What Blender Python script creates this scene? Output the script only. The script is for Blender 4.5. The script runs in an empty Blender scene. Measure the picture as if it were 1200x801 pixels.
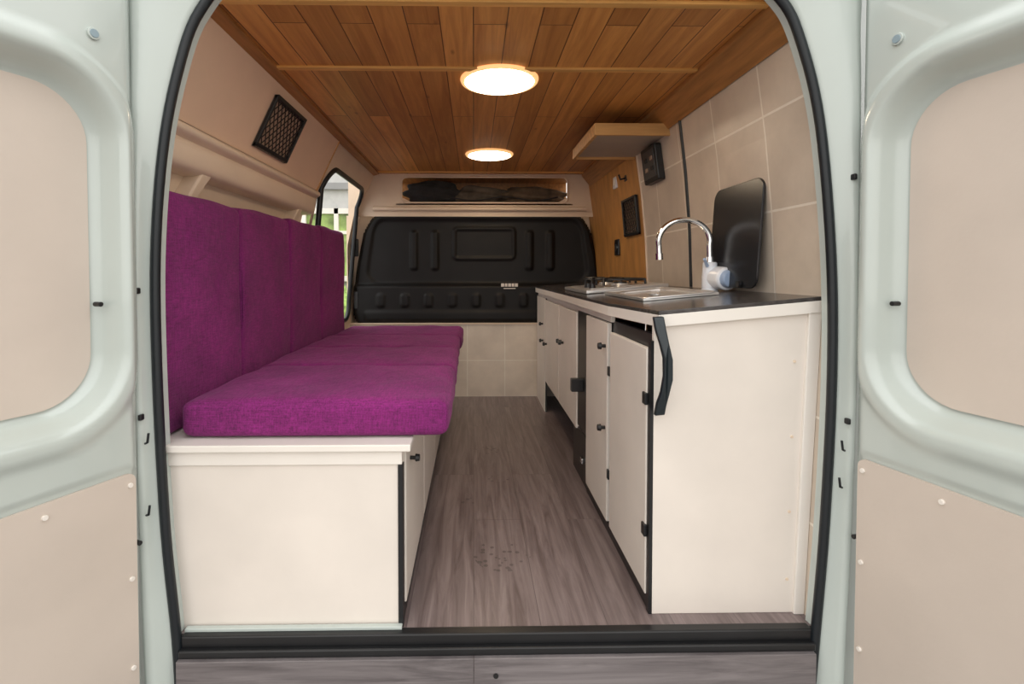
import bpy, bmesh, math, random
from mathutils import Vector
random.seed(4)
S=bpy.context.scene
try:
    S.view_settings.view_transform='Standard'
except Exception: pass

# ------------------------------------------------------------ materials
def mat(name,col,rough=.5,metal=0,var=.06,vscale=6,bump=0,bscale=80,coat=0,stretch=(1,1,1),spec=None):
    m=bpy.data.materials.new(name); m.use_nodes=True
    nt=m.node_tree; N=nt.nodes; L=nt.links; b=N['Principled BSDF']
    b.inputs['Roughness'].default_value=rough; b.inputs['Metallic'].default_value=metal
    if coat: b.inputs['Coat Weight'].default_value=coat
    if spec is not None: b.inputs['Specular IOR Level'].default_value=spec
    tc=N.new('ShaderNodeTexCoord'); mp=N.new('ShaderNodeMapping'); mp.inputs['Scale'].default_value=stretch
    L.new(tc.outputs['Object'],mp.inputs[0])
    n=N.new('ShaderNodeTexNoise'); n.inputs['Scale'].default_value=vscale; n.inputs['Detail'].default_value=5
    L.new(mp.outputs[0],n.inputs['Vector'])
    r=N.new('ShaderNodeValToRGB'); r.color_ramp.elements[0].position=.3; r.color_ramp.elements[1].position=.7
    r.color_ramp.elements[0].color=tuple(c*(1-var) for c in col)+(1,)
    r.color_ramp.elements[1].color=tuple(min(1,c*(1+var)) for c in col)+(1,)
    L.new(n.outputs[0],r.inputs[0]); L.new(r.outputs[0],b.inputs['Base Color'])
    if bump:
        n2=N.new('ShaderNodeTexNoise'); n2.inputs['Scale'].default_value=bscale; n2.inputs['Detail'].default_value=3
        L.new(mp.outputs[0],n2.inputs['Vector'])
        bp=N.new('ShaderNodeBump'); bp.inputs['Strength'].default_value=bump; bp.inputs['Distance'].default_value=.003
        L.new(n2.outputs[0],bp.inputs['Height']); L.new(bp.outputs[0],b.inputs['Normal'])
    return m

def axes_vec(nt,a,b_,offa=0,offb=0):
    N=nt.nodes; L=nt.links
    tc=N.new('ShaderNodeTexCoord'); sp=N.new('ShaderNodeSeparateXYZ'); L.new(tc.outputs['Object'],sp.inputs[0])
    cb=N.new('ShaderNodeCombineXYZ')
    for k,(ax,off) in enumerate(((a,offa),(b_,offb))):
        ad=N.new('ShaderNodeMath'); ad.operation='ADD'; ad.inputs[1].default_value=off
        L.new(sp.outputs[ax],ad.inputs[0]); L.new(ad.outputs[0],cb.inputs[k])
    return cb,tc

def tile_mat(name,a,b_,w,h,c1,c2,cm,offa=0,offb=0,mortar=.004,rough=.3):
    m=bpy.data.materials.new(name); m.use_nodes=True
    nt=m.node_tree; N=nt.nodes; L=nt.links; b=N['Principled BSDF']; b.inputs['Roughness'].default_value=rough
    cb,tc=axes_vec(nt,a,b_,offa,offb)
    br=N.new('ShaderNodeTexBrick'); br.offset=0; br.inputs['Scale'].default_value=1
    br.inputs['Brick Width'].default_value=w; br.inputs['Row Height'].default_value=h
    br.inputs['Mortar Size'].default_value=mortar; br.inputs['Mortar Smooth'].default_value=.1
    br.inputs['Color1'].default_value=c1+(1,); br.inputs['Color2'].default_value=c2+(1,); br.inputs['Mortar'].default_value=cm+(1,)
    L.new(cb.outputs[0],br.inputs['Vector'])
    n=N.new('ShaderNodeTexNoise'); n.inputs['Scale'].default_value=4; n.inputs['Detail'].default_value=7; n.inputs['Roughness'].default_value=.6
    L.new(tc.outputs['Object'],n.inputs['Vector'])
    rr=N.new('ShaderNodeValToRGB'); rr.color_ramp.elements[0].position=.32; rr.color_ramp.elements[1].position=.66
    rr.color_ramp.elements[0].color=(.80,.79,.79,1); rr.color_ramp.elements[1].color=(1,1,1,1); L.new(n.outputs[0],rr.inputs[0])
    mx=N.new('ShaderNodeMix'); mx.data_type='RGBA'; mx.blend_type='MULTIPLY'; mx.inputs[0].default_value=1
    L.new(br.outputs['Color'],mx.inputs[6]); L.new(rr.outputs[0],mx.inputs[7]); L.new(mx.outputs[2],b.inputs['Base Color'])
    bp=N.new('ShaderNodeBump'); bp.invert=True; bp.inputs['Strength'].default_value=.5; bp.inputs['Distance'].default_value=.003
    L.new(br.outputs['Fac'],bp.inputs['Height']); L.new(bp.outputs[0],b.inputs['Normal'])
    return m

def plank_mat(name,a,b_,length,width,c1,c2,cm,grain,gs,rough=.4,mortar=.0015,stains=None,knots=False,gfac=.6):
    m=bpy.data.materials.new(name); m.use_nodes=True
    nt=m.node_tree; N=nt.nodes; L=nt.links; b=N['Principled BSDF']; b.inputs['Roughness'].default_value=rough
    cb,tc=axes_vec(nt,a,b_)
    br=N.new('ShaderNodeTexBrick'); br.offset=.37; br.inputs['Scale'].default_value=1
    br.inputs['Brick Width'].default_value=length; br.inputs['Row Height'].default_value=width
    br.inputs['Mortar Size'].default_value=mortar; br.inputs['Mortar Smooth'].default_value=.2
    br.inputs['Color1'].default_value=c1+(1,); br.inputs['Color2'].default_value=c2+(1,); br.inputs['Mortar'].default_value=cm+(1,)
    L.new(cb.outputs[0],br.inputs['Vector'])
    mp=N.new('ShaderNodeMapping'); mp.inputs['Scale'].default_value=gs
    L.new(cb.outputs[0],mp.inputs[0])
    ad=N.new('ShaderNodeVectorMath'); ad.operation='MULTIPLY_ADD'
    L.new(br.outputs['Color'],ad.inputs[0]); ad.inputs[1].default_value=(37,51,13); L.new(mp.outputs[0],ad.inputs[2])
    n=N.new('ShaderNodeTexNoise'); n.inputs['Scale'].default_value=1; n.inputs['Detail'].default_value=8; n.inputs['Roughness'].default_value=.65
    n.inputs['Distortion'].default_value=.8
    L.new(ad.outputs[0],n.inputs['Vector'])
    rp=N.new('ShaderNodeValToRGB'); rp.color_ramp.elements[0].position=.32; rp.color_ramp.elements[1].position=.66
    rp.color_ramp.elements[0].color=grain+(1,); rp.color_ramp.elements[1].color=(1,1,1,1)
    L.new(n.outputs[0],rp.inputs[0])
    mx=N.new('ShaderNodeMix'); mx.data_type='RGBA'; mx.blend_type='MULTIPLY'; mx.inputs[0].default_value=gfac
    L.new(br.outputs['Color'],mx.inputs[6]); L.new(rp.outputs[0],mx.inputs[7])
    out=mx.outputs[2]
    if knots:
        vo=N.new('ShaderNodeTexVoronoi'); vo.inputs['Scale'].default_value=1
        mk=N.new('ShaderNodeMapping'); mk.inputs['Scale'].default_value=(3.5,10,1); L.new(cb.outputs[0],mk.inputs[0]); L.new(mk.outputs[0],vo.inputs['Vector'])
        kr=N.new('ShaderNodeValToRGB'); kr.color_ramp.elements[0].position=.03; kr.color_ramp.elements[1].position=.1
        kr.color_ramp.elements[0].color=(.45,.35,.3,1); kr.color_ramp.elements[1].color=(1,1,1,1)
        L.new(vo.outputs['Distance'],kr.inputs[0])
        m2=N.new('ShaderNodeMix'); m2.data_type='RGBA'; m2.blend_type='MULTIPLY'; m2.inputs[0].default_value=.8
        L.new(out,m2.inputs[6]); L.new(kr.outputs[0],m2.inputs[7]); out=m2.outputs[2]
    if stains:
        vo=N.new('ShaderNodeTexVoronoi'); vo.inputs['Scale'].default_value=42; L.new(tc.outputs['Object'],vo.inputs['Vector'])
        nn=N.new('ShaderNodeTexNoise'); nn.inputs['Scale'].default_value=14; L.new(tc.outputs['Object'],nn.inputs['Vector'])
        mm=N.new('ShaderNodeMath'); mm.operation='MULTIPLY'; L.new(nn.outputs[0],mm.inputs[0]); mm.inputs[1].default_value=.62
        lt=N.new('ShaderNodeMath'); lt.operation='LESS_THAN'; L.new(vo.outputs['Distance'],lt.inputs[0]); L.new(mm.outputs[0],lt.inputs[1])
        tot=None
        for (sx,sy,r) in stains:
            d=N.new('ShaderNodeVectorMath'); d.operation='DISTANCE'; d.inputs[1].default_value=(sx,sy,0)
            L.new(tc.outputs['Object'],d.inputs[0])
            l2=N.new('ShaderNodeMath'); l2.operation='LESS_THAN'; l2.inputs[1].default_value=r; L.new(d.outputs['Value'],l2.inputs[0])
            if tot is None: tot=l2
            else:
                q=N.new('ShaderNodeMath'); q.operation='MAXIMUM'; L.new(tot.outputs[0],q.inputs[0]); L.new(l2.outputs[0],q.inputs[1]); tot=q
        q=N.new('ShaderNodeMath'); q.operation='MULTIPLY'; L.new(tot.outputs[0],q.inputs[0]); L.new(lt.outputs[0],q.inputs[1])
        q2=N.new('ShaderNodeMath'); q2.operation='MULTIPLY'; L.new(q.outputs[0],q2.inputs[0]); q2.inputs[1].default_value=.5
        m3=N.new('ShaderNodeMix'); m3.data_type='RGBA'; L.new(q2.outputs[0],m3.inputs[0]); L.new(out,m3.inputs[6]); m3.inputs[7].default_value=(.05,.04,.04,1)
        out=m3.outputs[2]
    L.new(out,b.inputs['Base Color'])
    bp=N.new('ShaderNodeBump'); bp.invert=True; bp.inputs['Strength'].default_value=.3; bp.inputs['Distance'].default_value=.002
    L.new(br.outputs['Fac'],bp.inputs['Height']); L.new(bp.outputs[0],b.inputs['Normal'])
    return m

def fabric_mat():
    m=mat('purple_fabric',(.165,.0095,.108),.92,0,.22,5)
    nt=m.node_tree;N=nt.nodes;L=nt.links;b=N['Principled BSDF']
    b.inputs['Sheen Weight'].default_value=.12; b.inputs['Sheen Tint'].default_value=(.75,.35,.7,1)
    tc=N.new('ShaderNodeTexCoord')
    hs=[]
    base=b.inputs['Base Color'].links[0].from_socket
    for sc in ((30,260,260),(260,30,260),(260,260,30)):
        mp=N.new('ShaderNodeMapping'); mp.inputs['Scale'].default_value=sc; L.new(tc.outputs['Object'],mp.inputs[0])
        n=N.new('ShaderNodeTexNoise'); n.inputs['Scale'].default_value=1; n.inputs['Detail'].default_value=2; L.new(mp.outputs[0],n.inputs['Vector']); hs.append(n)
    a1=N.new('ShaderNodeMath'); L.new(hs[0].outputs[0],a1.inputs[0]); L.new(hs[1].outputs[0],a1.inputs[1])
    a2=N.new('ShaderNodeMath'); L.new(a1.outputs[0],a2.inputs[0]); L.new(hs[2].outputs[0],a2.inputs[1])
    mr=N.new('ShaderNodeMapRange'); mr.inputs[1].default_value=1.1; mr.inputs[2].default_value=1.9; mr.inputs[3].default_value=.6; mr.inputs[4].default_value=1.5
    L.new(a2.outputs[0],mr.inputs[0])
    mx=N.new('ShaderNodeVectorMath'); mx.operation='SCALE'; L.new(base,mx.inputs[0]); L.new(mr.outputs[0],mx.inputs['Scale'])
    L.new(mx.outputs[0],b.inputs['Base Color'])
    # soft creases
    mpw=N.new('ShaderNodeMapping'); mpw.inputs['Scale'].default_value=(9,3.5,5); mpw.inputs['Rotation'].default_value=(.2,.3,.4); L.new(tc.outputs['Object'],mpw.inputs[0])
    nw=N.new('ShaderNodeTexNoise'); nw.inputs['Scale'].default_value=1; nw.inputs['Detail'].default_value=3; nw.inputs['Distortion'].default_value=1.2; L.new(mpw.outputs[0],nw.inputs['Vector'])
    bw=N.new('ShaderNodeBump'); bw.inputs['Strength'].default_value=.55; bw.inputs['Distance'].default_value=.03; L.new(nw.outputs[0],bw.inputs['Height'])
    bp=N.new('ShaderNodeBump'); bp.inputs['Strength'].default_value=.4; bp.inputs['Distance'].default_value=.002
    L.new(bw.outputs[0],bp.inputs['Normal'])
    L.new(a2.outputs[0],bp.inputs['Height']); L.new(bp.outputs[0],b.inputs['Normal'])
    return m
def emis(name,col,s):
    m=bpy.data.materials.new(name); m.use_nodes=True
    b=m.node_tree.nodes['Principled BSDF']; b.inputs['Base Color'].default_value=col+(1,)
    b.inputs['Emission Color'].default_value=col+(1,); b.inputs['Emission Strength'].default_value=s
    return m

PAINT=mat('van_body_paint',(.50,.55,.515),.2,0,.03,3,coat=.6)
INSERT=mat('door_lining_ply',(.585,.505,.435),.6,0,.06,3,bump=.15,bscale=60)
WHITE=mat('white_painted_board',(.76,.69,.62),.45,0,.05,4,bump=.12,bscale=30)
WHITE2=mat('white_painted_edge',(.81,.755,.69),.4,0,.03,4)
PEACH=mat('lining_panel',(.78,.56,.40),.6,0,.06,3,bump=.2,bscale=50)
CREAM=mat('cream_metal',(.76,.61,.465),.4,0,.05,4)
BLACKP=mat('black_plastic',(.010,.010,.011),.35,0,.2,8)
BULK=mat('bulkhead_black',(.007,.0065,.0065),.5,0,.25,6,bump=.25,bscale=220,spec=.3)
RUBBER=mat('black_rubber',(.006,.009,.012),.4,0,.1,9)
CHROME=mat('chrome',(.8,.8,.8),.1,1,.02,5)
STEEL=mat('stainless_steel',(.74,.72,.70),.28,.7,.05,20,stretch=(1,12,1))
COUNTER=mat('dark_worktop',(.055,.048,.046),.2,0,.4,40)
PINE=mat('pine_wood',(.62,.35,.13),.5,0,.2,3,stretch=(1,14,14))
PINEY=mat('pine_batten',(.72,.38,.11),.5,0,.2,3,stretch=(1,14,14))
TRIMB=mat('brown_stained_wood',(.38,.17,.05),.45,0,.25,4,stretch=(14,1,14))
PLYO=mat('stained_ply',(.48,.23,.065),.5,0,.2,5,stretch=(3,3,1))
HEATW=mat('white_plastic',(.82,.84,.88),.25,0,.02,5)
BLUEG=mat('blue_grey_plastic',(.35,.45,.62),.3,0,.03,5)
FABRIC=fabric_mat()
CLOTHD=mat('dark_cloth',(.02,.02,.022),.9,0,.4,12,bump=.5,bscale=60)
TILER=tile_mat('wall_tiles',1,2,.335,.31,(.72,.61,.495),(.65,.55,.445),(.90,.82,.70),offa=-1.69+.335*4,offb=-1.2+.31*4,mortar=.004,rough=.28)
TILEF=tile_mat('front_tiles',0,2,.30,.29,(.80,.71,.60),(.75,.66,.55),(.92,.86,.75),offa=.05,offb=.0,mortar=.004)
CEIL=plank_mat('ceiling_planks',1,0,2.6,.105,(.82,.385,.105),(.52,.225,.058),(.15,.055,.016),(.46,.31,.21),(1.6,26,1),.42,.002,knots=True,gfac=.65)
FLOOR=plank_mat('laminate_floor',1,0,1.25,.19,(.27,.213,.205),(.225,.177,.171),(.13,.105,.10),(.38,.335,.335),(2.2,34,1),.33,.001,stains=[(.10,1.78,.10),(.08,2.85,.07),(.12,2.45,.05),(-.02,2.2,.04)],gfac=.9)
STEPM=plank_mat('laminate_step',0,2,6.0,.8,(.22,.195,.195),(.22,.195,.195),(.1,.08,.08),(.34,.32,.33),(2.2,34,1),.45,gfac=.95)

# ------------------------------------------------------------ helpers
def link(o,parent=None):
    S.collection.objects.link(o)
    if parent: o.parent=parent
    return o
def grp(name):
    e=bpy.data.objects.new(name,None); e.empty_display_size=.1; S.collection.objects.link(e); return e
def meshobj(name,vs,fs,m,parent=None,smooth=False,bevel=0,segs=2):
    me=bpy.data.meshes.new(name); me.from_pydata([tuple(v) for v in vs],[],fs); me.update()
    bm=bmesh.new(); bm.from_mesh(me); bmesh.ops.recalc_face_normals(bm,faces=bm.faces); bm.to_mesh(me); bm.free()
    if smooth:
        for p in me.polygons: p.use_smooth=True
    o=bpy.data.objects.new(name,me); me.materials.append(m); link(o,parent)
    if bevel:
        b=o.modifiers.new('bev','BEVEL'); b.width=bevel; b.segments=segs; b.limit_method='ANGLE'
    return o
def box(name,x0,x1,y0,y1,z0,z1,m,parent=None,bevel=.002):
    vs=[(x,y,z) for x in (x0,x1) for y in (y0,y1) for z in (z0,z1)]
    fs=[(0,1,3,2),(4,6,7,5),(0,4,5,1),(2,3,7,6),(0,2,6,4),(1,5,7,3)]
    return meshobj(name,vs,fs,m,parent,bevel=bevel)
def hexa(name,vs,m,parent=None,bevel=.002):
    fs=[(0,1,3,2),(4,6,7,5),(0,4,5,1),(2,3,7,6),(0,2,6,4),(1,5,7,3)]
    return meshobj(name,vs,fs,m,parent,bevel=bevel)
def prism(name,poly,zb,zt,m,parent=None,bevel=.002):
    n=len(poly); vs=[(x,y,zb(x,y)) for x,y in poly]+[(x,y,zt(x,y)) for x,y in poly]
    fs=[tuple(range(n)),tuple(range(2*n-1,n-1,-1))]+[(i,(i+1)%n,n+(i+1)%n,n+i) for i in range(n)]
    return meshobj(name,vs,fs,m,parent,bevel=bevel)
def extr(name,pts2,mapf,d0,d1,m,parent=None,bevel=0,smooth=False):
    n=len(pts2); vs=[mapf(u,v,d0) for u,v in pts2]+[mapf(u,v,d1) for u,v in pts2]
    fs=[tuple(range(n)),tuple(range(2*n-1,n-1,-1))]+[(i,(i+1)%n,n+(i+1)%n,n+i) for i in range(n)]
    return meshobj(name,vs,fs,m,parent,bevel=bevel,smooth=smooth)
def grid(name,u0,u1,v0,v1,nu,nv,mapf,m,parent=None,smooth=True,keep=None):
    vs=[];fs=[]
    for i in range(nu+1):
        for j in range(nv+1):
            vs.append(mapf(u0+(u1-u0)*i/nu,v0+(v1-v0)*j/nv))
    for i in range(nu):
        for j in range(nv):
            if keep and not keep(u0+(u1-u0)*(i+.5)/nu,v0+(v1-v0)*(j+.5)/nv): continue
            a=i*(nv+1)+j; fs.append((a,a+1,a+nv+2,a+nv+1))
    return meshobj(name,vs,fs,m,parent,smooth)
def sdrr(u,v,cx,cy,hx,hy,r):
    qx=abs(u-cx)-hx+r; qy=abs(v-cy)-hy+r
    return min(max(qx,qy),0)+math.hypot(max(qx,0),max(qy,0))-r
def sst(a,b,x):
    t=max(0,min(1,(x-a)/(b-a))); return t*t*(3-2*t)
def rrpoly(cx,cy,hx,hy,r,k=8):
    pts=[]
    for (sx,sy,a0) in ((1,1,0),(-1,1,90),(-1,-1,180),(1,-1,270)):
        for i in range(k+1):
            a=math.radians(a0+90*i/k); pts.append((cx+sx*(hx-r)+r*math.cos(a),cy+sy*(hy-r)+r*math.sin(a)))
    return pts
def ring_plate(name,rect,hole,mapf,m,parent=None,n=72,rings=6):
    u0,u1,v0,v1=rect; cx,cy,hx,hy,r=hole
    angs=[2*math.pi*i/n for i in range(n)]
    for U in (u0,u1):
        for V in (v0,v1): angs.append(math.atan2(V-cy,U-cx)%(2*math.pi))
    angs=sorted(set(round(a,6) for a in angs))
    vs=[];fs=[];M=len(angs)
    for a in angs:
        c,s=math.cos(a),math.sin(a)
        t=1e9
        if c>1e-9:t=min(t,(u1-cx)/c)
        if c<-1e-9:t=min(t,(u0-cx)/c)
        if s>1e-9:t=min(t,(v1-cy)/s)
        if s<-1e-9:t=min(t,(v0-cy)/s)
        lo,hi=0,t
        for _ in range(30):
            q=(lo+hi)/2
            if sdrr(cx+c*q,cy+s*q,cx,cy,hx,hy,r)<0: lo=q
            else: hi=q
        for k in range(rings+1):
            d=lo+(t-lo)*k/rings; vs.append(mapf(cx+c*d,cy+s*d))
    for i in range(M):
        j=(i+1)%M
        for k in range(rings):
            fs.append((i*(rings+1)+k,i*(rings+1)+k+1,j*(rings+1)+k+1,j*(rings+1)+k))
    return meshobj(name,vs,fs,m,parent)
def tube(name,pts,r,m,parent=None,closed=False,res=4):
    c=bpy.data.curves.new(name,'CURVE'); c.dimensions='3D'; c.bevel_depth=r; c.bevel_resolution=res; c.use_fill_caps=True
    s=c.splines.new('POLY'); s.points.add(len(pts)-1)
    for p,q in zip(s.points,pts): p.co=(q[0],q[1],q[2],1)
    s.use_cyclic_u=closed; s.use_smooth=True
    c.materials.append(m)
    o=bpy.data.objects.new(name,c); return link(o,parent)
def crom(P,k=8):
    out=[]
    for i in range(len(P)-1):
        p0=P[max(i-1,0)];p1=P[i];p2=P[i+1];p3=P[min(i+2,len(P)-1)]
        for j in range(k):
            t=j/k
            out.append(tuple(.5*((2*b)+(-a+c)*t+(2*a-5*b+4*c-d)*t*t+(-a+3*b-3*c+d)*t**3) for a,b,c,d in zip(p0,p1,p2,p3)))
    out.append(tuple(P[-1])); return out
def cyl(name,p0,p1,r0,r1,m,parent=None,n=32,bevel=0):
    p0=Vector(p0);p1=Vector(p1);d=(p1-p0).normalized()
    a=d.orthogonal().normalized(); b=d.cross(a)
    vs=[p0+(a*math.cos(t)+b*math.sin(t))*r0 for t in [2*math.pi*i/n for i in range(n)]]
    vs+=[p1+(a*math.cos(t)+b*math.sin(t))*r1 for t in [2*math.pi*i/n for i in range(n)]]
    fs=[tuple(range(n)),tuple(range(2*n-1,n-1,-1))]+[(i,(i+1)%n,n+(i+1)%n,n+i) for i in range(n)]
    return meshobj(name,vs,fs,m,parent,bevel=bevel)
def knob(name,p,dirx,m,parent,r=.012):
    x,y,z=p
    cyl(name+'_stem',(x,y,z),(x+dirx*.018,y,z),r*.5,r*.5,m,parent,12)
    cyl(name+'_head',(x+dirx*.016,y,z),(x+dirx*.03,y,z),r,r*.85,m,parent,16,.002)

# ------------------------------------------------------------ wall profiles
def pl(z,T):
    for (a,xa),(b,xb) in zip(T,T[1:]):
        if z<=b: return xa+(xb-xa)*max(0,(z-a))/(b-a)
    return T[-1][1]
LT=[(0,-.97),(.6,-.985),(1.2,-.99),(1.475,-.93),(1.80,-.775)]
RT=[(0,.965),(.93,1.005),(1.2,.99),(1.45,.965),(1.80,.915)]
lx=lambda z:pl(z,LT); rx=lambda z:pl(z,RT)
YB=1.405; YF=4.10; ZC=1.78

box('floor',-1.02,1.03,YB,4.30,-.03,0,FLOOR,bevel=0)
ce=grp('ceiling')
box('planks',-.80,.945,YB+.01,4.12,ZC,ZC+.02,CEIL,ce,bevel=0)
for i,yy in enumerate((1.50,1.985,4.03)):
    box('batten_%d'%i,-.785,.925,yy-.014,yy+.014,ZC-.009,ZC+.001,PINEY,ce)
tr=grp('trim_1')
hexa('right_beam',[(.86,YB+.02,ZC-.02),(.86,YB+.02,ZC),(.86,4.08,ZC-.02),(.86,4.08,ZC),(rx(1.67)-.006,YB+.02,1.675),(.93,YB+.02,ZC),(rx(1.67)-.006,4.08,1.675),(.93,4.08,ZC)],TRIMB,tr,.003)
tl=grp('trim_2')
hexa('left_beam',[(-.745,YB+.02,ZC-.012),(-.745,YB+.02,ZC),(-.745,4.08,ZC-.012),(-.745,4.08,ZC),(-.79,YB+.02,ZC-.025),(-.79,YB+.02,ZC),(-.79,4.08,ZC-.025),(-.79,4.08,ZC)],TRIMB,tl,.002)

# left wall
wl=grp('wall_left')
grid('rear_part',1.40,3.05,0,1.80,6,60,lambda y,z:(lx(z)-(.05 if 1.20<z<1.43 else 0),y,z),CREAM,wl,smooth=False)
ring_plate('window_part',(3.05,4.30,0,1.80),(3.57,1.13,.47,.50,.13),lambda y,z:(lx(z),y,z),CREAM,wl,rings=10)
grid('upper_lining',1.41,3.02,1.475,1.785,8,10,lambda y,z:(lx(z)+.012,y,z),PEACH,wl,smooth=False)
hexa('lining_edge',[(lx(1.475)-.0,3.015,1.47),(lx(1.785)-.0,3.015,1.785),(lx(1.475)-.0,3.03,1.47),(lx(1.785),3.03,1.785),
     (lx(1.475)+.014,3.015,1.47),(lx(1.785)+.014,3.015,1.785),(lx(1.475)+.014,3.03,1.47),(lx(1.785)+.014,3.03,1.785)],PINE,wl,0)
rail=grp('body_side_rail')
def sweep(nm,prof):
    vs=[];fs=[];n=len(prof)
    for i in range(82):
        for (x,z) in prof: vs.append((x,1.42+.02*i,z))
    for i in range(81):
        for j in range(n-1): fs.append((i*n+j,i*n+j+1,(i+1)*n+j+1,(i+1)*n+j))
    meshobj(nm,vs,fs,CREAM,rail,True)
sweep('rail_lip',crom([(-.94,1.474),(-.918,1.472),(-.904,1.462),(-.902,1.448),(-.912,1.438),(-.935,1.430)],3))
sweep('rail_face',crom([(-.935,1.432),(-.930,1.41),(-.932,1.375),(-.938,1.352),(-.955,1.338),(-.99,1.332),(-1.045,1.330)],3))
sweep('recess_back',[(-1.03,1.335),(-1.035,1.27),(-1.02,1.20)])
for k,yy in enumerate((1.86,2.85)):
    hexa('strut_%d'%k,[(-.975,yy-.10,1.235),(-.945,yy-.03,1.36),(-.975,yy-.05,1.235),(-.945,yy+.04,1.36),(-1.03,yy-.10,1.235),(-1.03,yy-.03,1.36),(-1.03,yy-.05,1.235),(-1.03,yy+.04,1.36)],CREAM,rail,.008)

# side window
w1=grp('window_1')
hp=rrpoly(3.57,1.13,.47,.50,.13,10)
tube('seal',[(lx(z)+.004,y,z) for y,z in hp],.017,RUBBER,w1,True)
gm=bpy.data.materials.new('window_glass'); gm.use_nodes=True
nt=gm.node_tree; nt.nodes.clear(); o_=nt.nodes.new('ShaderNodeOutputMaterial'); t_=nt.nodes.new('ShaderNodeBsdfTransparent'); g_=nt.nodes.new('ShaderNodeBsdfGlossy'); g_.inputs['Roughness'].default_value=.02
x_=nt.nodes.new('ShaderNodeMixShader'); x_.inputs[0].default_value=.06
nt.links.new(t_.outputs[0],x_.inputs[1]);nt.links.new(g_.outputs[0],x_.inputs[2]);nt.links.new(x_.outputs[0],o_.inputs[0])
grid('glass',3.09,4.05,.62,1.64,2,12,lambda y,z:(lx(z)-.02,y,z),gm,w1,keep=None)

# right wall
wr=grp('wall_right')
grid('tiles',1.40,2.93,0,1.70,4,60,lambda y,z:(rx(z),y,z),TILER,wr,smooth=False)
grid('ply',2.93,4.30,0,1.80,4,40,lambda y,z:(rx(z)-.004,y,z),PLYO,wr,smooth=False)
grid('upper_backing',1.40,2.94,1.66,1.82,2,4,lambda y,z:(rx(z)+.004,y,z),TRIMB,wr,smooth=False)
t3=grp('trim_3')
tube('tile_joint_strip',[(rx(z)-.002,2.31+.03*(1-(z-.93)/.75),z) for z in [.93+.05*i for i in range(16)]],.008,BLACKP,t3)
tube('tile_end_strip',[(rx(z)-.002,2.93,z) for z in [.93+.05*i for i in range(16)]],.006,CREAM,t3)

# front wall
wf=grp('wall_front')
box('tiled_half_wall',-.985,.99,4.08,4.13,0,.585,TILEF,wf,bevel=0)
box('tile_cap',-.985,.99,4.07,4.14,.578,.59,CREAM,wf)
ring_plate('upper_panel',(-1.0,1.04,1.44,1.80),(.09,1.652,.665,.102,.045),lambda x,z:(x,4.12,z),CREAM,wf,rings=2)
box('shelf_niche_back',-.62,.80,4.42,4.44,1.5,1.80,TRIMB,wf)
box('shelf_niche_floor',-.62,.80,4.12,4.44,1.53,1.545,TRIMB,wf)
box('shelf_niche_top',-.62,.80,4.125,4.44,1.76,1.775,TRIMB,wf)
tube('niche_lip',[(x,4.115,z) for x,z in rrpoly(.09,1.652,.665,.102,.045)],.007,CREAM,wf,True)
box('backing',-1.05,1.08,4.26,4.28,0,1.46,CREAM,wf)
tube('upper_beam',[(-.80,4.10,1.50),(.90,4.10,1.50)],.018,CREAM,wf)
# bulkhead
bk=grp('cab_bulkhead')
def bh(x,z):
    xc=.035
    sdo=sdrr(x,z,xc,.98,1.0,.49,.2)
    h=.03*sst(0,-.03,sdo)
    sdi=sdrr(x,z,xc,1.16,.90,.255,.12)
    h-=.018*sst(.02,-.02,sdi)
    h+=.03*sst(.905,.875,z)
    d=sdrr(x,z,.085,1.225,.25,.13,.04); h+=.012*sst(.012,-.008,d)-.012*sst(-.014,-.03,d)
    for sx in (-.48,-.31,.45,.62):
        d=sdrr(x,z,sx,1.17,.026,.155,.02); h+=.018*sst(.012,-.012,d)
    for k in range(9):
        sx=-.74+k*.19
        d=sdrr(x,z,sx,.77,.03,.05,.02); h+=.012*sst(.012,-.01,d)
    d=sdrr(x,z,xc,.645,.9,.035,.02); h+=.012*sst(.015,-.01,d)
    return h
def bmap(x,z):
    t=sst(.60,1.45,z)
    u=(x-.035)
    xx=.035+u*(1-.09*t*t*sst(.6,1.0,abs(u)))
    return (xx,4.155-bh(x,z),z)
grid('moulded_panel',-.965,1.035,.49,1.47,200,100,bmap,BULK,bk,keep=lambda x,z:sdrr(x,z,.035,.98,1.0,.49,.2)<0 and z>.585)
for k,(a,b) in enumerate(((.22,.245),(.25,.27),(.276,.30),(.305,.325),(.33,.355))):
    box('badge_letter_%d'%k,a,b,4.090,4.095,.885-.006,.905,WHITE2,bk,0.001)
box('badge_line',.24,.335,4.09,4.095,.862,.868,WHITE2,bk,0)
for k,(zz) in enumerate((.70,1.12)):
    box('latch_%d'%k,-.955,-.92,4.09,4.125,zz,zz+.14,BLACKP,bk,.006)
def blob(name,c,sc,m,parent,seed=0,amp=.25):
    bm=bmesh.new(); bmesh.ops.create_icosphere(bm,subdivisions=4,radius=1)
    rnd=random.Random(seed); ph=[rnd.uniform(0,6) for _ in range(6)]
    for v in bm.verts:
        p=v.co; k=1+amp*.4*(math.sin(5*p.x+ph[0])*math.sin(6*p.y+ph[1])+math.sin(9*p.z+ph[2]+3*p.x))
        v.co=Vector((c[0]+p.x*k*sc[0],c[1]+p.y*k*sc[1],c[2]+max(p.z,-.75)*k*sc[2]))
    me=bpy.data.meshes.new(name); bm.to_mesh(me); bm.free(); me.materials.append(m)
    for p in me.polygons:p.use_smooth=True
    return link(bpy.data.objects.new(name,me),parent)
it=grp('stored_clothes')
blob('folded_jacket',(-.34,4.20,1.635),(.23,.10,.10),CLOTHD,it,1)
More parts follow.
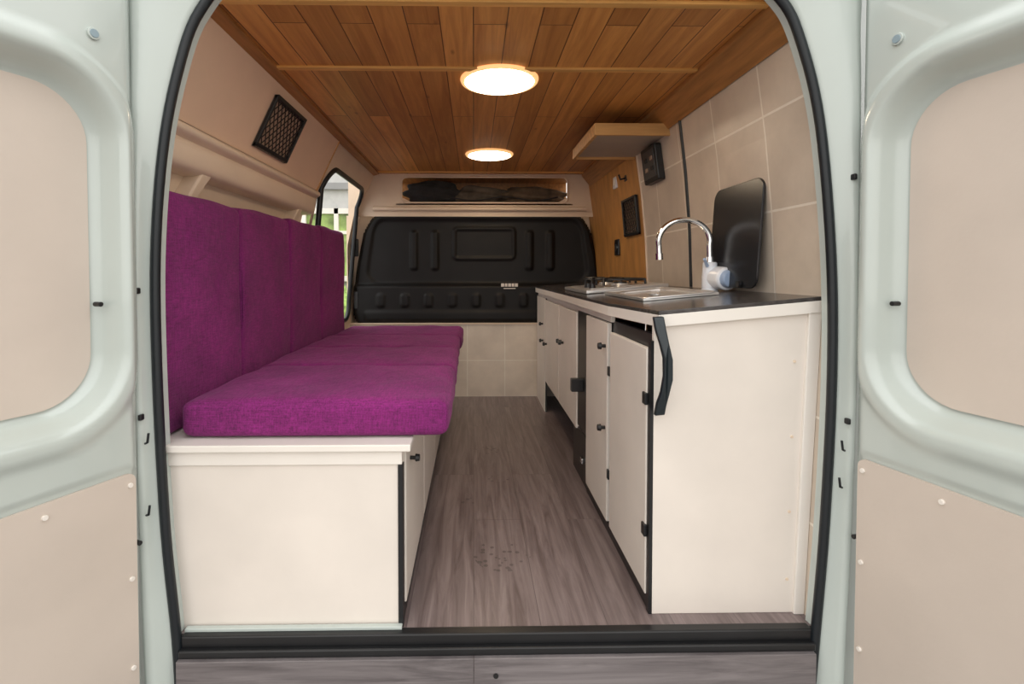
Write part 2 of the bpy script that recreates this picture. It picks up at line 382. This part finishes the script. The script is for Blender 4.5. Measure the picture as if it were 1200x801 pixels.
blob('rolled_blanket',(.04,4.23,1.61),(.26,.08,.085),mat('charcoal_cloth',(.08,.065,.05),.9,0,.5,14,bump=.5),it,2)
blob('bag',(.49,4.23,1.61),(.28,.09,.09),mat('olive_cloth',(.10,.07,.045),.9,0,.5,14,bump=.5),it,3)
tube('strap',crom([(-.2,4.14,1.60),(0,4.13,1.57),(.25,4.13,1.60),(.5,4.13,1.57),(.68,4.14,1.6)]),.005,CLOTHD,it)

# ------------------------------------------------------------ rear opening frame
inner=[(-.80,-.25),(-.81,0),(-.835,.3),(-.850,.7),(-.850,1.04),(-.826,1.32),(-.783,1.53),(-.722,1.69),(-.60,1.80),(-.3,1.84),(.05,1.845),(.4,1.84),(.70,1.82),(.825,1.735),(.885,1.62),(.941,1.40),(.978,1.04),(.986,.7),(.973,.3),(.953,0),(.935,-.25)]
outer=[(-.865,-.25),(-.875,0),(-.88,.3),(-.885,.7),(-.885,1.04),(-.885,1.32),(-.885,1.55),(-.88,1.8),(-.8,1.95),(-.4,2.0),(.05,2.0),(.5,2.0),(.9,1.95),(1.01,1.8),(1.02,1.62),(1.025,1.42),(1.025,1.04),(1.025,.7),(1.02,.3),(1.01,0),(1.005,-.25)]
I=crom(inner,6);O=crom(outer,6)
fr=grp('rear_door_frame')
vs=[];fs=[];K=9
for (a,b) in zip(I,O):
    dx,dz=b[0]-a[0],b[1]-a[1]; L_=math.hypot(dx,dz) or 1; ux,uz=dx/L_,dz/L_
    def P(d,y): return (a[0]+ux*d,y,a[1]+uz*d)
    q=min(.022,L_*.5)
    vs+= [P(.0,1.43),P(.004,1.395),P(.012,1.378),P(q,1.372),P(.55*L_,1.352),P(.85*L_,1.34),P(L_,1.345),P(L_+.02,1.37),P(L_+.2,1.40)]
for i in range(len(I)-1):
    for j in range(K-1): fs.append((i*K+j,i*K+j+1,(i+1)*K+j+1,(i+1)*K+j))
meshobj('painted_pillars',vs,fs,PAINT,fr,True)
tube('rubber_seal',[(x,1.385,z) for x,z in I],.0125,RUBBER,fr)
for k,(x,z) in enumerate(((-.868,.62),(-.872,.95),(1.0,.60),(1.005,1.25))):
    box('buffer_%d'%k,x-.005,x+.005,1.335,1.35,z-.008,z+.008,BLACKP,fr,.003)
for k,(x,z,s) in enumerate(((-.86,.36,1),(-.86,.55,1),(.995,.52,-1),(.99,.42,-1))):
    tube('clip_%d'%k,[(x,1.345,z),(x+s*.012,1.335,z+.006),(x+s*.015,1.335,z+.03)],.003,RUBBER,fr)
sl=grp('rear_sill')
box('sill_strip',-.80,.945,1.385,1.415,-.028,.004,BLACKP,sl,.004)
box('sill_lower_strip',-.80,.945,1.370,1.392,-.048,-.026,BLACKP,sl,.004)
box('sill_metal_strip',-.80,-.20,1.404,1.420,-.001,.012,PAINT,sl,.002)
box('laminate_step_face',-.80,.94,1.36,1.40,-.30,-.048,STEPM,sl,.002)
cyl('screw',(.06,1.359,-.095),(.06,1.357,-.095),.007,.007,BLACKP,sl,12)
box('bumper_step',-1.0,1.1,1.28,1.40,-.45,-.29,BLACKP,sl,.02)

# ------------------------------------------------------------ rear doors
def make_door(name,hx,hy,dx,dy,nx,ny,ins,lowtop,width=.80):
    g=grp(name)
    def M(s,z,h): return (hx+dx*s+nx*h,hy+dy*s+ny*h,z)
    cx,cz,hw,hh,r=ins
    z0,z1=-.35,2.02
    def H(s,z):
        d=sdrr(s,z,cx,cz,hw,hh,r)
        h=-.062*sst(.058,.004,d)
        h+=.012*sst(.02,.05,d)*sst(.11,.075,d)
        h-=.014*sst(.028,.004,s)
        dl=sdrr(s,z,.40,lowtop-.35+.0,.385,.36,.03)
        h-=.006*sst(.012,0,dl)
        dt=sdrr(s,z,.42,1.86,.36,.12,.06); h-=.02*sst(.03,0,dt)
        return h
    nu,nv=130,300
    vs=[];fs=[]
    for i in range(nu+1):
        s=width*i/nu
        for j in range(nv+1):
            z=z0+(z1-z0)*j/nv
            h=-.085 if i in(0,nu) or j in(0,nv) else H(s,z)
            vs.append(M(s,z,h))
    for i in range(nu):
        for j in range(nv):
            a=i*(nv+1)+j; fs.append((a,a+1,a+nv+2,a+nv+1))
    meshobj('pressed_inner_skin',vs,fs,PAINT,g,True)
    extr('outer_skin',[(0,z0),(width,z0),(width,z1),(0,z1)],M,-.092,-.084,PAINT,g)
    extr('upper_lining',rrpoly(cx,cz,hw,hh,r,10),M,-.061,-.057,INSERT,g)
    extr('lower_lining',rrpoly(.405,lowtop-.36,.385,.36,.022),M,-.004,.003,INSERT,g)
    def disc(nm,s,z,rr,m_,h0=0,h1=.006,n=20):
        extr(nm,[(s+rr*math.cos(2*math.pi*i/n),z+rr*math.sin(2*math.pi*i/n)) for i in range(n)],M,h0,h1,m_,g,.001)
    for k,(s,z) in enumerate(((.035,lowtop-.03),(.22,lowtop-.03),(.035,lowtop-.27),(.42,lowtop-.03),(.62,lowtop-.03),(.035,lowtop-.5))):
        disc('rivet_%d'%k,s,z,.006,WHITE2,.0,.008,12)
    GRM=mat('grommet',(.26,.34,.38),.4)
    for k,(s,z) in enumerate(((.16,.615),(.10,1.56),(.5,.60))):
        disc('grommet_ring_%d'%k,s,z,.014,PAINT,-.02,.006)
        disc('grommet_plug_%d'%k,s,z,.010,GRM,-.01,.008)
    disc('bump_stop',.080,.92,.006,BLACKP,-.045,-.022)
    disc('bump_stop_low',.012,.30,.006,BLACKP,-.02,.004)
    return g
make_door('door_1',-.858,1.33,-.395,-.919,.919,-.395,(.405,1.055,.32,.375,.12),.490)
make_door('door_2',1.003,1.33,.221,-.975,-.975,-.221,(.412,1.055,.32,.372,.12),.515)

# ------------------------------------------------------------ bench
bs=grp('storage_bench')
box('end_panel',-.88,-.205,1.425,1.443,.0,.50,WHITE,bs)
box('end_top_rail',-.87,-.20,1.418,1.43,.462,.500,WHITE2,bs)
box('carcass_back',-.90,-.88,1.43,3.60,0,.50,WHITE,bs)
box('carcass_front',-.225,-.212,1.44,3.60,.02,.50,WHITE,bs)
box('far_panel',-.90,-.21,3.585,3.60,0,.50,WHITE,bs)
box('corner_edge',-.212,-.198,1.420,1.448,.0,.46,BLACKP,bs,.001)
box('lid',-.90,-.175,1.405,3.60,.502,.522,WHITE2,bs,.003)
ys=[1.46,2.00,2.53,3.06,3.585]
for i in range(4):
    box('drawer_front_%d'%i,-.212,-.195,ys[i]+.008,ys[i+1]-.008,.04,.485,WHITE,bs,.003)
    knob('knob_%d'%i,(-.195,(ys[i]+.10 if i==0 else (ys[i]+ys[i+1])/2),.43),1,BLACKP,bs)
box('plinth',-.222,-.2,1.45,3.59,0,.035,BLACKP,bs,0)
def cushion(name,x0,x1,y0,y1,z0,z1,parent,puff=.012,seed=0,r=.028):
    bm=bmesh.new()
    bmesh.ops.create_cube(bm,size=2)
    bmesh.ops.subdivide_edges(bm,edges=bm.edges[:],cuts=21,use_grid_fill=True)
    hx,hy,hz=(x1-x0)/2,(y1-y0)/2,(z1-z0)/2; c=((x0+x1)/2,(y0+y1)/2,(z0+z1)/2)
    rnd=random.Random(seed); ph=[rnd.uniform(0,6.28) for _ in range(6)]
    for v in bm.verts:
        u=v.co.copy()
        def cr(t,h):
            return h*math.copysign(abs(math.sin(t*math.pi/2))**.8 if abs(t)<1 else 1,t)
        p=Vector((cr(u.x,hx),cr(u.y,hy),cr(u.z,hz)))
        q=Vector((max(-hx+r,min(hx-r,p.x)),max(-hy+r,min(hy-r,p.y)),max(-hz+r,min(hz-r,p.z))))
        d=p-q
        if d.length>1e-6: p=q+d.normalized()*min(r,d.length)
        fx=1-u.x**2; fy=1-u.y**2; fz=1-u.z**2
        w=1+.3*math.sin(6*u.x+ph[0])*math.sin(5*u.y+ph[1]+3*u.z)
        if abs(u.z)>.99: p.z+=math.copysign(puff*fx*fy*w,u.z) if u.z>0 or z0>.6 else 0
        if abs(u.x)>.99: p.x+=math.copysign(puff*.6*fy*fz*w,u.x)
        if abs(u.y)>.99: p.y+=math.copysign(puff*.3*fx*fz*w,u.y)
        wr=.0028*math.sin(22*p.x+9*p.y+ph[2])*math.sin(17*p.y-11*p.z+ph[3])+.0015*math.sin(38*p.x-14*p.y+9*p.z+ph[4])
        p+=Vector((wr if abs(u.x)>.99 else 0,wr if abs(u.y)>.99 else 0,wr if u.z>.99 else 0))
        v.co=p+Vector(c)
    me=bpy.data.meshes.new(name); bm.to_mesh(me); bm.free(); me.materials.append(FABRIC)
    for pz in me.polygons: pz.use_smooth=True
    o=bpy.data.objects.new(name,me); link(o,parent)
    s=o.modifiers.new('s','SUBSURF'); s.levels=1; s.render_levels=1
    return o
yy=[1.455,2.03,2.55,3.06,3.60]
for i in range(4):
    g=grp('seat_cushion')
    xr=(-.075,-.078,-.085,-.075)[i]
    cushion('cover',(-.835,-.855,-.865,-.865)[i],xr,yy[i]+.002,yy[i+1]-.004,.524,.630-.004*i,g,.010,i)
    tube('piping',[(xr-.008,yy[i]+.03,.605),(xr-.008,yy[i+1]-.03,.605)],.003,FABRIC,g)
yb=[1.44,1.95,2.47,2.96,3.50]
for i in range(4):
    g=grp('backrest_cushion')
    cushion('cover',-.970,-.876,yb[i]+.002,yb[i+1]-.002,.524,1.233+.010*i,g,.006,10+i,.022)

# ------------------------------------------------------------ kitchen
kt=grp('kitchen_cabinet')
cz=lambda x,y=0:.864+.088*(x-.49)
XF=.52
hexa('end_panel',[(XF,1.462,0),(XF,1.462,cz(XF)-.004),(XF,1.48,0),(XF,1.48,cz(XF)-.004),
   (.962,1.462,0),(1.000,1.462,cz(.99)-.004),(.962,1.48,0),(1.000,1.48,cz(.99)-.004)],WHITE,kt)
hexa('end_wall_strip',[(.934,1.452,0),(.966,1.452,cz(.96)-.006),(.934,1.463,0),(.966,1.463,cz(.96)-.006),(.964,1.452,0),(1.003,1.452,cz(.99)-.006),(.964,1.463,0),(1.003,1.463,cz(.99)-.006)],WHITE2,kt)
for k,z in enumerate((.10,.30,.52,.74)):
    cyl('screw_cap_%d'%k,(.915+.02*z,1.463,z),(.915+.02*z,1.459,z),.004,.004,CREAM,kt,10)
def facebox(nm,y0,y1,z0,z1,m,x0=XF-.014,x1=XF+.004,bev=.003): return box(nm,x0,x1,y0,y1,z0,z1,m,kt,bev)
facebox('carcass_face',1.475,2.50,.03,.815,BLACKP,XF+.006,XF+.02,0)
facebox('door_near',1.485,1.885,.045,.775,WHITE)
facebox('door_second',1.925,2.285,.045,.805,WHITE)
facebox('top_rail',1.90,4.05,.81,.855,WHITE,XF-.008,XF+.01)
facebox('plinth',1.475,2.30,0,.038,BLACKP,XF-.006,XF+.01,0)
facebox('edge_strip_near',1.462,1.483,.0,.80,BLACKP,XF-.010,XF+.0,0)
facebox('black_post',2.30,2.49,.25,.81,BLACKP,XF-.010,XF+.01,.003)
facebox('black_low_box',2.30,2.62,.0,.235,BLACKP,XF-.004,XF+.25,.004)
box('low_box_lock',XF-.016,XF-.004,2.36,2.40,.10,.125,CHROME,kt,.003)
facebox('door_mid',2.51,3.02,.225,.80,WHITE)
facebox('door_far',3.04,3.60,.225,.80,WHITE)
facebox('far_panel',3.63,4.06,.0,.81,WHITE)
facebox('upper_carcass',2.50,4.05,.215,.81,WHITE,XF+.006,XF+.02,0)
box('carcass_bottom',XF+.006,.96,2.50,4.05,.215,.23,BLACKP,kt,0)
box('recess_back',.80,.815,2.62,4.05,0,.22,BLACKP,kt,0)
facebox('drawer_gap',3.615,3.628,.0,.81,BLACKP,XF-.008,XF,0)
for k,(y,z) in enumerate(((2.87,.60),(2.94,.60),(3.52,.50),(3.72,.62),(1.93+.02,.715),(1.95,.40),(3.70,.50))):
    knob('knob_%d'%k,(XF-.014,y,z),-1,BLACKP,kt,.014)
box('latch_arm',.455,.512,2.36,2.395,.44,.50,BLACKP,kt,.004)
for k,z in enumerate((.22,.61)):
    box('hinge_%d'%k,XF-.020,XF-.010,1.478,1.505,z,z+.035,BLACKP,kt,.002)
    box('hinge_mid_%d'%k,XF-.018,XF-.010,1.888,1.91,z,z+.035,BLACKP,kt,.002)
poly=[(.492,4.06),(.492,1.87),(.500,1.80),(.528,1.448),(1.0,1.448),(1.0,1.60),(.99,4.06)]
prism('worktop',poly,lambda x,y:cz(x)+.008,lambda x,y:cz(x)+.020,COUNTER,kt,.002)
prism('worktop_edge_band',poly,lambda x,y:cz(x)-.026,lambda x,y:cz(x)+.0085,WHITE2,kt,.001)
hh=grp('grab_handle')
prof2=[(.505,.872),(.535,.874),(.537,.84),(.543,.80),(.552,.755),(.553,.70),(.545,.655),(.540,.625),(.540,.595),(.512,.592),(.514,.63),(.522,.665),(.527,.71),(.526,.76),(.517,.80),(.508,.835)]
extr('handle_body',prof2,lambda u,v,d:(u,1.446-d-.03*math.sin(math.pi*(v-.59)/.29)**.7 if .59<v<.875 else 1.446-d,v),0,.018,mat('teal_black_plastic',(.010,.017,.021),.3),hh,.004)

# hob
hb=grp('gas_hob')
zt=lambda x:cz(x)+.020
def slab(nm,x0,x1,y0,y1,h0,h1,m,par,bev=.003):
    prism(nm,[(x0,y0),(x1,y0),(x1,y1),(x0,y1)],lambda x,y:zt(x)+h0,lambda x,y:zt(x)+h1,m,par,bev)
slab('hob_plate',.545,.945,2.46,3.06,.001,.020,STEEL,hb,.005)
slab('hob_well',.575,.915,2.52,3.02,.019,.022,STEEL,hb,.001)
for k,(bx,by) in enumerate(((.76,2.64),(.76,2.90))):
    z=zt(bx)+.020
    cyl('burner_%d'%k,(bx,by,z),(bx,by,z+.012),.048,.044,STEEL,hb)
    cyl('burner_cap_%d'%k,(bx,by,z+.012),(bx,by,z+.022),.034,.032,BLACKP,hb)
    for a in range(4):
        c,s=math.cos(a*math.pi/2+.78),math.sin(a*math.pi/2+.78)
        tube('grate_%d_%d'%(k,a),[(bx+c*.15,by+s*.115,z),(bx+c*.145,by+s*.11,z+.036),(bx+c*.03,by+s*.025,z+.036)],.0065,BLACKP,hb)
    tube('grate_ring_%d'%k,[(bx+.125*math.cos(t),by+.098*math.sin(t),z+.032) for t in [i*math.pi/16 for i in range(32)]],.006,BLACKP,hb,True)
for k,by in enumerate((2.60,2.70)):
    cyl('hob_knob_%d'%k,(.605,by,zt(.6)+.021),(.605,by,zt(.6)+.044),.019,.015,BLACKP,hb,20)
# sink
sk=grp('sink')
o=ring_plate('rim',(.60,.870,1.80,2.34),(.735,2.06,.105,.19,.05),lambda x,y:(x,y,zt(x)+.006),STEEL,sk,rings=2)
so=o.modifiers.new('s','SOLIDIFY'); so.thickness=.008; so.offset=0
rp=rrpoly(.735,2.06,.107,.192,.05); n=len(rp)
vs=[(x,y,zt(x)+.006) for x,y in rp]+[(.735+(x-.735)*.97,2.06+(y-2.06)*.97,zt(x)+.0012) for x,y in rp]
fs=[(i,(i+1)%n,n+(i+1)%n,n+i) for i in range(n)]+[tuple(range(n,2*n))]
meshobj('basin',vs,fs,STEEL,sk)
tube('raised_lip',[(x,y,zt(x)+.010) for x,y in rrpoly(.735,2.07,.132,.268,.03)],.004,STEEL,sk,True)
cyl('drain',(.735,2.06,zt(.735)+.002),(.735,2.06,zt(.735)+.004),.03,.03,CHROME,sk)
# faucet with heater
fc=grp('instant_heater_tap')
bx,by=.925,1.99; bz=zt(bx)
cyl('base_flange',(bx,by,bz),(bx,by,bz+.012),.032,.030,HEATW,fc)
cyl('heater_body',(bx,by,bz+.010),(bx,by,bz+.115),.030,.026,HEATW,fc,bevel=.006)
cyl('heater_drum',(bx+.02,by+.03,bz+.055),(bx+.03,by-.085,bz+.050),.046,.044,HEATW,fc,bevel=.01)
cyl('dial',(bx+.03,by-.082,bz+.05),(bx+.032,by-.105,bz+.05),.036,.030,BLUEG,fc,bevel=.005)
cyl('lever',(bx-.02,by-.02,bz+.10),(bx-.045,by-.05,bz+.125),.007,.005,BLUEG,fc,16)
cyl('collar',(bx,by,bz+.112),(bx,by,bz+.135),.018,.015,CHROME,fc)
arch=[(bx,by,bz+.12),(bx-.002,by,bz+.18)]
R=.098; zc=bz+.195
for i in range(0,25):
    a=math.pi*i/24*1.06; arch.append((bx-R+R*math.cos(a)-.000,by+.02*i/24,zc+.085*math.sin(a)))
e=arch[-1]; arch.append((e[0]+.002,e[1],e[2]-.035))
tube('spout',crom(arch,3),.0115,CHROME,fc,res=8)
cyl('aerator',(e[0]+.002,e[1],e[2]-.03),(e[0]+.003,e[1],e[2]-.055),.014,.014,CHROME,fc)
# black glass lid leaning on wall
ld=grp('sink_lid')
extr('glass_lid',rrpoly(1.88,1.131,.175,.190,.045),lambda y,z,d:(.958+(z-.945)/.38*.024-d,y,z),0,.010,mat('smoked_glass',(.016,.016,.018),.25,0,.1,4),ld,.002)
cyl('lid_hinge',(.945,1.80,.955),(.935,1.80,.955),.012,.012,BLACKP,ld,16)
cyl('lid_hinge_b',(.945,1.97,.955),(.935,1.97,.955),.012,.012,BLACKP,ld,16)

# shelf on right wall
sh=grp('wall_shelf')
box('shelf_front_board',.575,.955,2.44,2.458,1.648,1.705,PINE,sh)
box('shelf_side_board',.575,.593,2.455,2.98,1.648,1.705,PINE,sh)
box('shelf_base',.59,.955,2.455,2.98,1.662,1.672,mat('shelf_underside',(.42,.34,.27),.6),sh,0)
box('shelf_rear_board',.59,.955,2.965,2.98,1.648,1.70,PINE,sh)

# net pockets
NB1=mat('net_backing_tan',(.34,.24,.17),.8); NB2=mat('net_backing_dark',(.16,.10,.06),.8)
def net_pocket(name,y0,y1,z0,z1,xf,side,nb,st=.034,w=.016):
    g=grp(name); s=side
    f=lambda y,z,d:(xf(z)+s*d,y,z)
    for nm,a in (('frame_top',[(y0,z1-w),(y1,z1-w),(y1,z1),(y0,z1)]),('frame_bottom',[(y0,z0),(y1,z0),(y1,z0+w),(y0,z0+w)]),
                 ('frame_a',[(y0,z0),(y0+w,z0),(y0+w,z1),(y0,z1)]),('frame_b',[(y1-w,z0),(y1,z0),(y1,z1),(y1-w,z1)])):
        extr(nm,a,f,.002,.020,BLACKP,g,.003)
    extr('backing',[(y0,z0),(y1,z0),(y1,z1),(y0,z1)],f,.001,.003,nb,g)
    W=y1-y0;H=z1-z0;k=-H
    while k<W:
        for sg in (1,-1):
            v0=max(0,-k); v1=min(H,W-k)
            if v1-v0>.01:
                pts=[(y0+((k+v) if sg==1 else W-k-v),z0+v) for v in (v0,v1)]
                tube('net_cord',[f(a,b,.016) for a,b in pts],.0024,BLACKP,g,res=1)
        k+=st
    return g
net_pocket('net_pocket',2.10,2.45,1.51,1.715,lambda z:lx(z)+.013,1,mat('net_backing_light',(.5,.36,.26),.8),.038)
net_pocket('net_pocket',2.99,3.27,1.22,1.45,lambda z:rx(z)-.005,-1,NB2,.04)
eb=grp('electrical_control_box')
fE=lambda y,z,d:(rx(z)-.001-d,y,z)
extr('casing',rrpoly(2.665,1.555,.105,.092,.012),fE,0,.035,BLACKP,eb,.004)
extr('face_plate',rrpoly(2.665,1.555,.080,.070,.008),fE,.034,.038,mat('panel_grey',(.06,.06,.06),.3),eb,.001)
for k,(a,b) in enumerate(((2.62,1.58),(2.70,1.58),(2.62,1.53),(2.70,1.53))):
    extr('switch_%d'%k,rrpoly(a,b,.018,.010,.004),fE,.037,.042,NB1 if k in(0,3) else BLACKP,eb,.001)
sw=grp('light_switch'); box('switch_body',.935,.955,3.36,3.44,1.55,1.63,HEATW,sw,.006); box('rocker',.93,.938,3.385,3.415,1.57,1.61,WHITE2,sw,.002)
hk=grp('coat_hook'); box('hook_plate',.94,.958,3.15,3.20,1.56,1.67,BLACKP,hk,.004); tube('hook_arm',[(.945,3.175,1.58),(.91,3.175,1.57),(.90,3.175,1.60)],.006,BLACKP,hk)
so=grp('power_socket'); box('socket_plate',.975,.990,3.44,3.54,1.11,1.22,BLACKP,so,.006)
cyl('socket_hole',(.974,3.49,1.165),(.972,3.49,1.165),.025,.025,CHROME,so,20)

# ceiling lamps
RIM=emis('lamp_rim',(1,.60,.25),.8); DIF=emis('lamp_diffuser',(1,.80,.56),21)
for (x,y) in ((.105,2.10),(.105,3.42)):
    g=grp('ceiling_light')
    cyl('rim',(x,y,ZC),(x,y,ZC-.013),.160,.155,RIM,g,64,.004)
    cyl('diffuser',(x,y,ZC-.012),(x,y,ZC-.016),.143,.138,DIF,g,64,.003)

# ------------------------------------------------------------ outside
meshobj('ground',[(-40,-30,-.75),(40,-30,-.75),(40,40,-.75),(-40,40,-.75)],[(0,1,2,3)],mat('asphalt',(.27,.25,.235),.9,0,.2,3,bump=.3,bscale=90))
hs=grp('neighbouring_house')
RENDERW=mat('house_render',(.52,.52,.50),.9,0,.08,8,bump=.4,bscale=40)
box('facade',-9,.5,9.5,9.8,-.75,5,RENDERW,hs)
box('house_window_glass',-3.1,-1.9,9.44,9.5,.9,2.1,mat('window_panes',(.26,.36,.10),.3,0,.5,5),hs)
for a,b,c,d in ((-3.15,-1.85,2.05,2.15),(-3.15,-1.85,.82,.92),(-3.15,-3.05,.82,2.15),(-1.95,-1.85,.82,2.15),(-2.54,-2.46,.82,2.15),(-3.15,-1.85,1.68,1.74)):
    box('window_bar',a,b,9.38,9.46,c,d,WHITE2,hs)
box('lintel_band',-9,.5,9.42,9.5,2.5,2.62,mat('grey_band',(.3,.3,.3),.8),hs)
hd=grp('garden_hedge')
LEAF=mat('hedge_leaves',(.28,.42,.10),.8,0,.6,18,bump=1,bscale=30)
for k in range(7): blob('bush_%d'%k,(-5.2+k*.75,8.2,-.1),(.6,.5,.95),LEAF,hd,20+k,.35)

# world
w=bpy.data.worlds.new('sky'); S.world=w; w.use_nodes=True
nt=w.node_tree; bg=nt.nodes['Background']
tc=nt.nodes.new('ShaderNodeTexCoord'); sp=nt.nodes.new('ShaderNodeSeparateXYZ'); rp=nt.nodes.new('ShaderNodeValToRGB')
rp.color_ramp.elements[0].color=(.76,.725,.68,1); rp.color_ramp.elements[1].color=(1.0,1.0,.99,1); rp.color_ramp.elements[1].position=.6
nt.links.new(tc.outputs['Generated'],sp.inputs[0]); nt.links.new(sp.outputs[2],rp.inputs[0]); nt.links.new(rp.outputs[0],bg.inputs[0])
bg.inputs[1].default_value=2.3

# camera
cd=bpy.data.cameras.new('camera'); cam=bpy.data.objects.new('camera',cd); S.collection.objects.link(cam)
cam.location=(0,0,1.0); yaw,pit=math.radians(1),math.radians(1.5)
cam.rotation_euler=(math.pi/2-pit,0,-yaw)
cd.sensor_width=36; cd.lens=18; cd.clip_start=.05
cd.shift_x=(45-600*math.tan(yaw))/1200; cd.shift_y=(318-400.5+600*math.tan(pit))/1200
S.camera=cam
